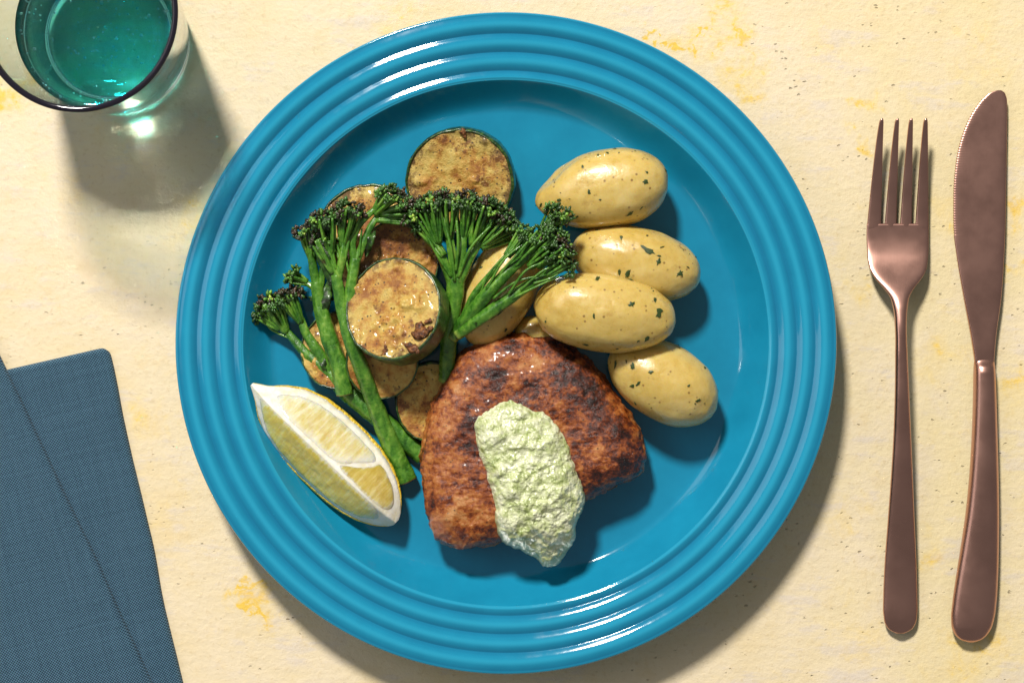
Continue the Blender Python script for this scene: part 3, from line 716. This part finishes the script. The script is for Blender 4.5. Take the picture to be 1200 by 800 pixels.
def broccolini(label, stems, florets, seed, twigs=(), leafs=()):
    """stems: [(pts(px,py,z)), radii px, cutend]; florets: (base px,py,z, tip px,py,z, R px, n, char)"""
    rs = np.random.default_rng(seed)
    p0 = stems[0][0][0]; b = P(*p0); t = thing('broccolini', label, 'broccolini', (b[0], b[1], FLOOR), 'broccolini stalks on the blue plate')
    for pts, rad, cut in stems:
        pp = np.array([P(*q) for q in pts]); rr = np.array([M(r, .02) for r in rad])
        n = max(24, len(pts) * 10)
        V, F = tube(pp, rr, 30, n, flat=.90, nz=.10, seed=seed, rib=.045)
        k = (len(V) - 2) // 30
        tt = np.concatenate([np.repeat(np.linspace(0, 1, k), 30), [0, 1]])
        col = np.stack([.35 * np.clip(fbm(V, 60, 2, seed), 0, 1) + .25 * smooth(.7, 1, tt), (tt < .5 / k) * (1.0 if cut else 0), (0.0 if cut else 1.0) * smooth(.10, 0, tt)], 1)
        if cut: col[-2, 1] = 1.0
        mesh('stem', V, F, MT['stem'], t, colors=col)
    tw = Acc(); bu = Acc()
    for pts, r in twigs:
        V, F = tube(np.array([P(*q) for q in pts]), [M(r), M(r) * .7], 8, 14, nz=.1); tw.add(V, F, (.1, 0, 0))
    for (bx, by, bz, tx, ty, tz, R, n, char) in florets:
        B = P(bx, by, bz); Tp = P(tx, ty, tz); Rm = M(R * 1.18, tz); n = int(n * 1.35); d = Tp - B; d /= np.linalg.norm(d) + 1e-9
        buds(bu, Tp, d, Rm, n, char, rs, FLOOR + .0012)
        u, v, w_ = frame(d)
        for k in range(17):
            a = rs.uniform(0, 6.28); q = math.sqrt(rs.uniform()) * .85
            end = Tp + (u * math.cos(a) + v * math.sin(a)) * Rm * q + w_ * Rm * .35
            mid = B + (end - B) * .5 + (u * math.cos(a) + v * math.sin(a)) * Rm * q * .22
            st = B + (u * math.cos(a) + v * math.sin(a)) * .0008
            V, F = tube([st, mid, end], [rs.uniform(.0006, .0010), .0006, .0005], 8, 9); V[:, 2] = np.maximum(V[:, 2], FLOOR + .0006)
            tw.add(V, F, (rs.uniform(0, .4), 0, 0))
        # knobbly core under the buds
        core = ICO2[0] * (1 + .2 * fbm(ICO2[0], 3, 2, seed))[:, None] * Rm * .45 + Tp; core[:, 2] = np.maximum(core[:, 2], FLOOR + .0008)
        bu.add(core, ICO2[1], (.020, .045, .010))
    for (bx, by, bz, tx, ty, tz, hw) in leafs:
        B = P(bx, by, bz); Tp = P(tx, ty, tz); d = Tp - B; u, v, w_ = frame(d); side = np.cross(d / np.linalg.norm(d), np.array([0, 0, 1.0])); LV = []
        for k in range(13):
            f = k / 12; wd = M(hw) * (math.sin(math.pi * min(1, f * .93 + .07)) ** .8 + .05)
            m_ = B + d * f + np.array([0, 0, .0022 * math.sin(f * 5.5 + seed)])
            for e_ in (-1, -.5, 0, .5, 1): LV.append(m_ + side * wd * e_ * (1 + .15 * math.sin(k * 2.1 + e_)) + np.array([0, 0, .0012 * abs(e_) * math.sin(k * 1.3 + e_ * 2)]))
        n_ = len(LV); LV = np.array(LV); LV = np.vstack([LV, LV - np.array([0, 0, .0004])])
        LF = gridfaces(13, 5, wrap=False) + gridfaces(13, 5, wrap=False, flip=True, base=n_)
        for k in range(12):
            LF.append((k * 5, (k + 1) * 5, n_ + (k + 1) * 5, n_ + k * 5)); LF.append((k * 5 + 4, n_ + k * 5 + 4, n_ + (k + 1) * 5 + 4, (k + 1) * 5 + 4))
        mesh('leaf', LV, LF, MT['leaf'], t)
    if tw.n: tw.build('stalklets', MT['stem'], t, kind='stuff')
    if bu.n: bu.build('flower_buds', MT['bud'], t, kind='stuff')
    return t
# long stalk running from the lemon up past the big zucchini slice
broccolini('longest broccolini stalk, forked, running between lemon and big zucchini slice', [
    ([(478, 563, .0135), (458, 520, .017), (440, 475, .022), (424, 432, .029), (411, 398, .033), (400, 356, .034), (394, 322, .035)], [12, 11.5, 10, 9, 8.5, 7, 6], True),
    ([(396, 335, .0345), (390, 308, .0355), (386, 282, .036)], [4.6, 4.2, 3.2], False),
    ([(396, 330, .035), (401, 300, .037), (405, 272, .037)], [4.6, 4.0, 3.0], False),
    ([(420, 405, .032), (410, 372, .0335), (412, 335, .035), (417, 303, .0355)], [6.5, 7, 6.5, 6.2], False),
    ([(416, 306, .0355), (413, 285, .0365), (420, 265, .037), (435, 249, .037), (450, 238, .036)], [4.6, 4.2, 4.2, 3.6, 3.0], False),
    ([(418, 305, .0355), (427, 283, .036), (435, 265, .036), (445, 250, .035)], [4.6, 4.4, 4.0, 3.2], False)],
    [(388, 300, .035, 384, 262, .037, 18, 150, .75), (402, 290, .036, 409, 250, .039, 15, 120, .35), (391, 320, .035, 375, 285, .035, 11, 70, .6), (439, 250, .0365, 454, 232, .039, 12, 80, .2), (446, 250, .036, 472, 244, .036, 14, 110, .5), (441, 258, .0355, 487, 260, .033, 10, 60, .6), (404, 310, .035, 398, 288, .034, 9, 50, .5)], 11,
    twigs=[([(400, 320, .036), (408, 285, .038), (410, 262, .038)], 2.0), ([(394, 315, .036), (384, 290, .037), (378, 268, .036)], 2.0), ([(424, 285, .036), (421, 300, .037), (424, 268, .038)], 1.6), ([(412, 330, .036), (404, 300, .036), (398, 280, .036)], 1.6)],
    leafs=[(386, 330, .036, 374, 262, .034, 7), (428, 300, .036, 440, 268, .036, 4)])
broccolini('broccolini stalk with browned cut end, lying along the longest stalk', [
    ([(404, 462, .0215), (398, 432, .023), (386, 396, .024), (376, 360, .025), (371, 330, .026)], [10, 10.5, 10, 8.5, 6.5], True),
    ([(372, 338, .0255), (367, 312, .027), (364, 296, .028)], [6, 5, 4], False),
    ([(374, 345, .025), (378, 318, .0265), (378, 300, .027)], [5, 4, 3], False),
    ([(376, 355, .024), (368, 338, .022), (356, 330, .021)], [4, 3.6, 3.4], False)],
    [(366, 305, .027, 362, 276, .029, 15, 130, .7), (378, 312, .0265, 376, 292, .028, 10, 70, .8), (360, 331, .021, 345, 326, .021, 9, 55, .3), (372, 335, .024, 379, 347, .022, 8, 45, .9)], 12,
    leafs=[(380, 372, .026, 388, 318, .027, 5)])
broccolini('broccolini stalk with two charred heads nearest the lemon tip', [
    ([(497, 536, .0135), (468, 510, .015), (436, 482, .0165), (407, 458, .017), (386, 436, .017), (360, 415, .0165), (341, 394, .016), (331, 381, .016)], [10, 11, 12, 12, 8.5, 6, 5, 4], True),
    ([(392, 444, .017), (375, 415, .0185), (360, 392, .019), (352, 372, .0195)], [7, 6.5, 5.5, 4.2], False)],
    [(336, 390, .016, 317, 358, .0185, 15, 130, .75), (353, 378, .0195, 340, 350, .0215, 14, 120, .85), (328, 385, .0165, 306, 368, .017, 9, 60, .4)], 13,
    twigs=[([(341, 397, .0165), (318, 386, .015), (309, 374, .015)], 1.5)], leafs=[(382, 436, .018, 372, 400, .02, 4)])
broccolini('broccolini sprig with a wide charred floret dome between zucchini and potato', [
    ([(524, 447, .021), (525, 415, .024), (528, 380, .029), (533, 348, .032), (535, 326, .033)], [9.5, 9.5, 9.5, 10, 10.5], False),
    ([(531, 335, .032), (519, 303, .0345), (510, 280, .035)], [6, 5.5, 4.5], False),
    ([(535, 330, .034), (530, 298, .036), (526, 272, .037)], [6, 5.5, 4.2], False),
    ([(536, 330, .034), (541, 298, .0365), (544, 270, .0375)], [6, 5.5, 4.2], False),
    ([(537, 333, .033), (550, 303, .036), (562, 283, .0365)], [6.5, 6, 4.8], False)],
    [(511, 288, .035, 489, 254, .035, 14, 110, .3), (514, 285, .036, 508, 243, .038, 16, 150, .7), (527, 280, .037, 526, 240, .040, 16, 150, .7), (543, 280, .037, 546, 240, .040, 16, 150, .6), (554, 288, .037, 567, 247, .039, 17, 150, .8), (562, 288, .036, 587, 258, .037, 16, 140, .85), (564, 290, .036, 596, 274, .034, 10, 70, .8), (520, 300, .036, 497, 270, .033, 9, 50, .3)], 14,
    twigs=[([(533, 330, .036), (528, 290, .040), (520, 255, .040)], 2.0), ([(537, 325, .036), (552, 290, .040), (575, 265, .040)], 2.0), ([(534, 318, .037), (537, 285, .041), (535, 258, .041)], 2.0), ([(529, 325, .035), (510, 295, .037), (495, 265, .037)], 1.8)],
    leafs=[(520, 360, .03, 508, 322, .028, 5)])
broccolini('broccolini sprig resting diagonally across the half hidden potato', [
    ([(530, 395, .028), (548, 372, .034), (575, 340, .0405), (600, 314, .0425), (622, 297, .043)], [8, 8, 7.5, 6.5, 5], False),
    ([(536, 392, .031), (565, 372, .037), (597, 350, .041), (625, 331, .043), (648, 317, .043)], [7, 7.5, 7, 5.5, 4], False),
    ([(543, 372, .032), (556, 345, .037), (580, 315, .041), (600, 292, .042)], [4.2, 4, 3.2, 2.4], False)],
    [(626, 296, .043, 652, 253, .046, 13, 110, .4), (622, 300, .043, 645, 274, .047, 14, 110, .15), (630, 312, .043, 657, 290, .047, 14, 110, .2), (636, 325, .043, 661, 309, .045, 12, 90, .35), (608, 304, .042, 628, 281, .045, 12, 80, .15), (594, 300, .042, 612, 276, .043, 10, 60, .15), (620, 312, .043, 642, 296, .046, 10, 60, .15)], 15,
    twigs=[([(604, 312, .044), (625, 290, .048), (640, 280, .048)], 1.8), ([(596, 345, .044), (615, 318, .048), (635, 308, .048)], 1.6), ([(610, 340, .044), (635, 318, .047), (655, 310, .046)], 1.6), ([(625, 332, .045), (645, 326, .046), (658, 318, .045)], 1.4),
           ([(570, 340, .042), (590, 305, .046), (615, 285, .046)], 1.6), ([(578, 350, .042), (605, 330, .046), (640, 322, .046)], 1.6), ([(585, 322, .043), (606, 298, .047), (630, 270, .048)], 1.8), ([(560, 352, .038), (575, 318, .044), (603, 290, .045)], 1.4), ([(600, 350, .043), (628, 336, .046), (655, 324, .045)], 1.4)],
    leafs=[(556, 378, .037, 592, 362, .038, 4)])

# ------------------------------------------------------------------ cutlery
def strip(rows, nseg=20, power=2.6):
    pw = power if callable(power) else (lambda y: power)
    """rows: (y px, xl px, xr px, zc, half thickness): a bar with a rounded rectangular section, ends closed"""
    V = []
    for (y, xl, xr, z, h) in rows:
        c = P((xl + xr) / 2, y, z); hw = M((xr - xl) / 2, z)
        for k in range(nseg):
            a = 2 * math.pi * k / nseg; ca, sa_ = math.cos(a), math.sin(a)
            V.append([c[0] + hw * np.sign(ca) * abs(ca) ** (2 / pw(y)), c[1], z + h * np.sign(sa_) * abs(sa_) ** (2 / pw(y))])
    n = len(rows); F = gridfaces(n, nseg) + [tuple(range(nseg))[::-1], tuple(range((n - 1) * nseg, n * nseg))]
    return np.array(V), F
def table_rows(tab, n):
    tab = np.array(tab, float); t = tab[:, 0]; ys = np.linspace(t[0], t[-1], n)
    from_ = [ys]
    for c in range(1, tab.shape[1]):
        # monotone-ish smooth interpolation
        m = np.gradient(tab[:, c], t); i = np.clip(np.searchsorted(t, ys, side='right') - 1, 0, len(t) - 2)
        h = t[i + 1] - t[i]; s = (ys - t[i]) / h
        from_.append((2 * s**3 - 3 * s**2 + 1) * tab[i, c] + (s**3 - 2 * s**2 + s) * h * m[i] + (-2 * s**3 + 3 * s**2) * tab[i + 1, c] + (s**3 - s**2) * h * m[i + 1])
    return np.stack(from_, 1)
def smoothcurve(xs, ys):
    X = np.linspace(xs[0], xs[-1], 600); Y = np.interp(X, xs, ys); k = np.hanning(31); k /= k.sum()
    Yp = np.convolve(np.pad(Y, 15, mode='edge'), k, 'valid'); return lambda y: np.interp(y, X, Yp)
zf = smoothcurve([139, 170, 200, 230, 258, 280, 300, 318, 336, 355, 380, 410, 460, 540, 620, 690, 742], [.0145, .0105, .0075, .0053, .0042, .0041, .0052, .0078, .0108, .0132, .0148, .0152, .0142, .0110, .0072, .0044, .0036])
fk = thing('fork', 'copper coloured dinner fork lying between plate and knife', 'fork', P(1055, 740, 0))
hd = [(262, 1015.8, 1088), (276, 1015.4, 1088), (292, 1016, 1088), (306, 1017, 1087), (318, 1020.5, 1084.5), (328, 1027, 1078.5), (337, 1035, 1071.5), (347, 1042.5, 1066), (360, 1046.5, 1063.5), (385, 1048.8, 1062.4), (420, 1049, 1063.6), (460, 1048.6, 1065.2), (510, 1047, 1067.5), (560, 1044, 1069.6), (610, 1040.3, 1071.6), (660, 1036.6, 1073.8), (700, 1035, 1074.8), (720, 1035.2, 1074.6), (732, 1038, 1072), (738, 1043, 1067), (741.5, 1050, 1060)]
r3 = table_rows(hd, 190)
def fth(y): return np.interp(y, [262, 300, 335, 360, 420, 600, 725, 741.5], [.0009, .0010, .0016, .0024, .0026, .0024, .0020, .0008])
V, F = strip([(y, a, b, zf(y), fth(y)) for y, a, b in r3], 40, lambda y: float(np.interp(y, [262, 310, 350, 400], [7, 5, 2.6, 2.4])))
mesh('handle', V, F, MT['copper'], fk)
for (tip, ra, rb) in ((1033.4, 1015.8, 1032.2), (1051.6, 1036.4, 1050.2), (1067.8, 1054.4, 1068.2), (1084.8, 1072.4, 1088.0)):
    rw = []
    for y in np.linspace(139, 280, 60):
        t = min((y - 139) / 127, 1); cx = tip + ((ra + rb) / 2 - tip) * (t ** .8); hw = 2.0 + ((rb - ra) / 2 - 2.0) * (t ** .75)
        if y < 142: hw *= .55 + .15 * (y - 139)
        rw.append((y, cx - hw, cx + hw, zf(y) + .00004 - .0007 * float(smooth(266, 279, y)), .00088 + .0002 * (1 - t)))
    V, F = strip(rw, 16, 4.5); mesh('tine', V, F, MT['copper'], fk)
kn = thing('knife', 'copper coloured table knife with serrated blade beside the fork', 'knife', P(1150, 750, 0))
bl = [(106.2, 1168, 1173, 0), (108, 1162, 1176, 0), (113, 1154.5, 1178.8, 0), (126, 1143, 1180, 0), (145, 1132.5, 1180, 0), (166, 1125, 1179.6, 0), (207, 1118, 1179, 0), (245, 1116.8, 1178.4, 0), (272, 1117.4, 1177.8, 0), (300, 1121, 1176.5, 0), (350, 1129.5, 1173, 0), (396, 1138, 1166.8, 0), (418, 1141.3, 1165, 0), (424, 1142, 1164.6, 0)]
r3 = table_rows(bl, 330)
rw = []
for k, (y, a, b, _) in enumerate(r3):
    tooth = (1.1 if (k % 3 == 0) else 0.0) if 112 < y < 275 else 0
    rw.append((y, a + tooth, b, .0046 - .0012 * smooth(300, 106, y), .0009 + .0007 * smooth(250, 424, y)))
V, F = strip(rw, 36, 5.0); mesh('blade', V, F, MT['copper'], kn)
hk = [(419, 1142.3, 1164.4), (424, 1141.5, 1165.2), (434, 1141, 1166), (460, 1140.6, 1167), (500, 1139.4, 1168.2), (550, 1136.6, 1169.6), (600, 1131.8, 1170.4), (640, 1126, 1170.2), (675, 1120.4, 1169.4), (705, 1116.2, 1167.6), (725, 1114.6, 1164.8), (738, 1116.4, 1160.2), (746, 1121.6, 1154), (750, 1127.5, 1148), (752, 1134, 1142)]
r3 = table_rows(hk, 180)
def kth(y): return np.interp(y, [419, 424, 430, 436, 445, 600, 735, 748, 752], [.0012, .0020, .0036, .0042, .0043, .0042, .0036, .0022, .0008])
V, F = strip([(y, a, b, .0046, kth(y)) for y, a, b in r3], 28, 2.5); mesh('handle', V, F, MT['copper'], kn)

# ------------------------------------------------------------------ napkin
nk = thing('napkin', 'folded dark teal linen napkin lying beside the plate', 'napkin', P(60, 700, 0))
def cloth(name, o, a, b, nu, nv, zbase, th, seed, er=.0022):
    """o = corner px, a/b = edge vectors px; a runs from the fold edge inwards, b along it"""
    o = P(*o, 0); a = np.array([a[0], -a[1], 0]) / PXM; b = np.array([b[0], -b[1], 0]) / PXM
    La, Lb = np.linalg.norm(a), np.linalg.norm(b); rows = []
    us = np.concatenate([np.linspace(0, er * 1.5 / La, 12, endpoint=False), np.linspace(er * 1.5 / La, 1, nu)])
    vs = np.concatenate([np.linspace(0, er * 1.5 / Lb, 10, endpoint=False), np.linspace(er * 1.5 / Lb, 1, nv)])
    for v in vs:
        p = o + np.outer(us, a) + v * b
        p = p + (a / La) * (fbm(np.stack([0 * us + v * 3, 0 * us, 0 * us + seed], 1), 1.5, 2, seed) * .0012)[:, None]
        d = np.minimum(us * La, v * Lb)
        e = np.sqrt(np.clip(1 - (1 - np.clip(d / er, 0, 1)) ** 2, 0, 1))
        wv_ = fbm(p, 22, 2, seed) * .0007 + fbm(p, 70, 2, seed + 2) * .00025
        hem = .00035 * (smooth(M(34), M(31), d) + .6 * np.exp(-((d - M(33)) / .0006) ** 2))
        p[:, 2] = zbase + th * (.25 + .75 * e) + (wv_ + hem) * e
        rc_ = .004; cu, cv = np.clip(1 - us * La / rc_, 0, 1), max(0, 1 - v * Lb / rc_); kk = np.maximum(0, np.sqrt(cu ** 2 + cv ** 2) - 1) * rc_
        p = p + (a / La + b / Lb) * (kk * .75)[:, None]
        # rounded corner
        rows.append(p)
    sk = [rows[0].copy()]; sk[0][:, 2] = zbase
    V = np.concatenate(sk + rows); nc = len(us); F = gridfaces(len(rows) + 1, nc, wrap=False)
    n0 = len(V); edge = np.array([r[0] for r in sk + rows]); low = edge.copy(); low[:, 2] = zbase; V = np.vstack([V, low])
    for k in range(len(rows)): F.append((k * nc, (k + 1) * nc, n0 + k + 1, n0 + k))
    return mesh(name, V, F, MT['linen'], nk)
cloth('lower_fold', (127, 406), (-430, 98), (104, 470), 90, 110, .0003, .0028, 3)
cloth('upper_fold', (-52, 302), (-420, 95), (262, 556), 90, 130, .0031, .0030, 5)
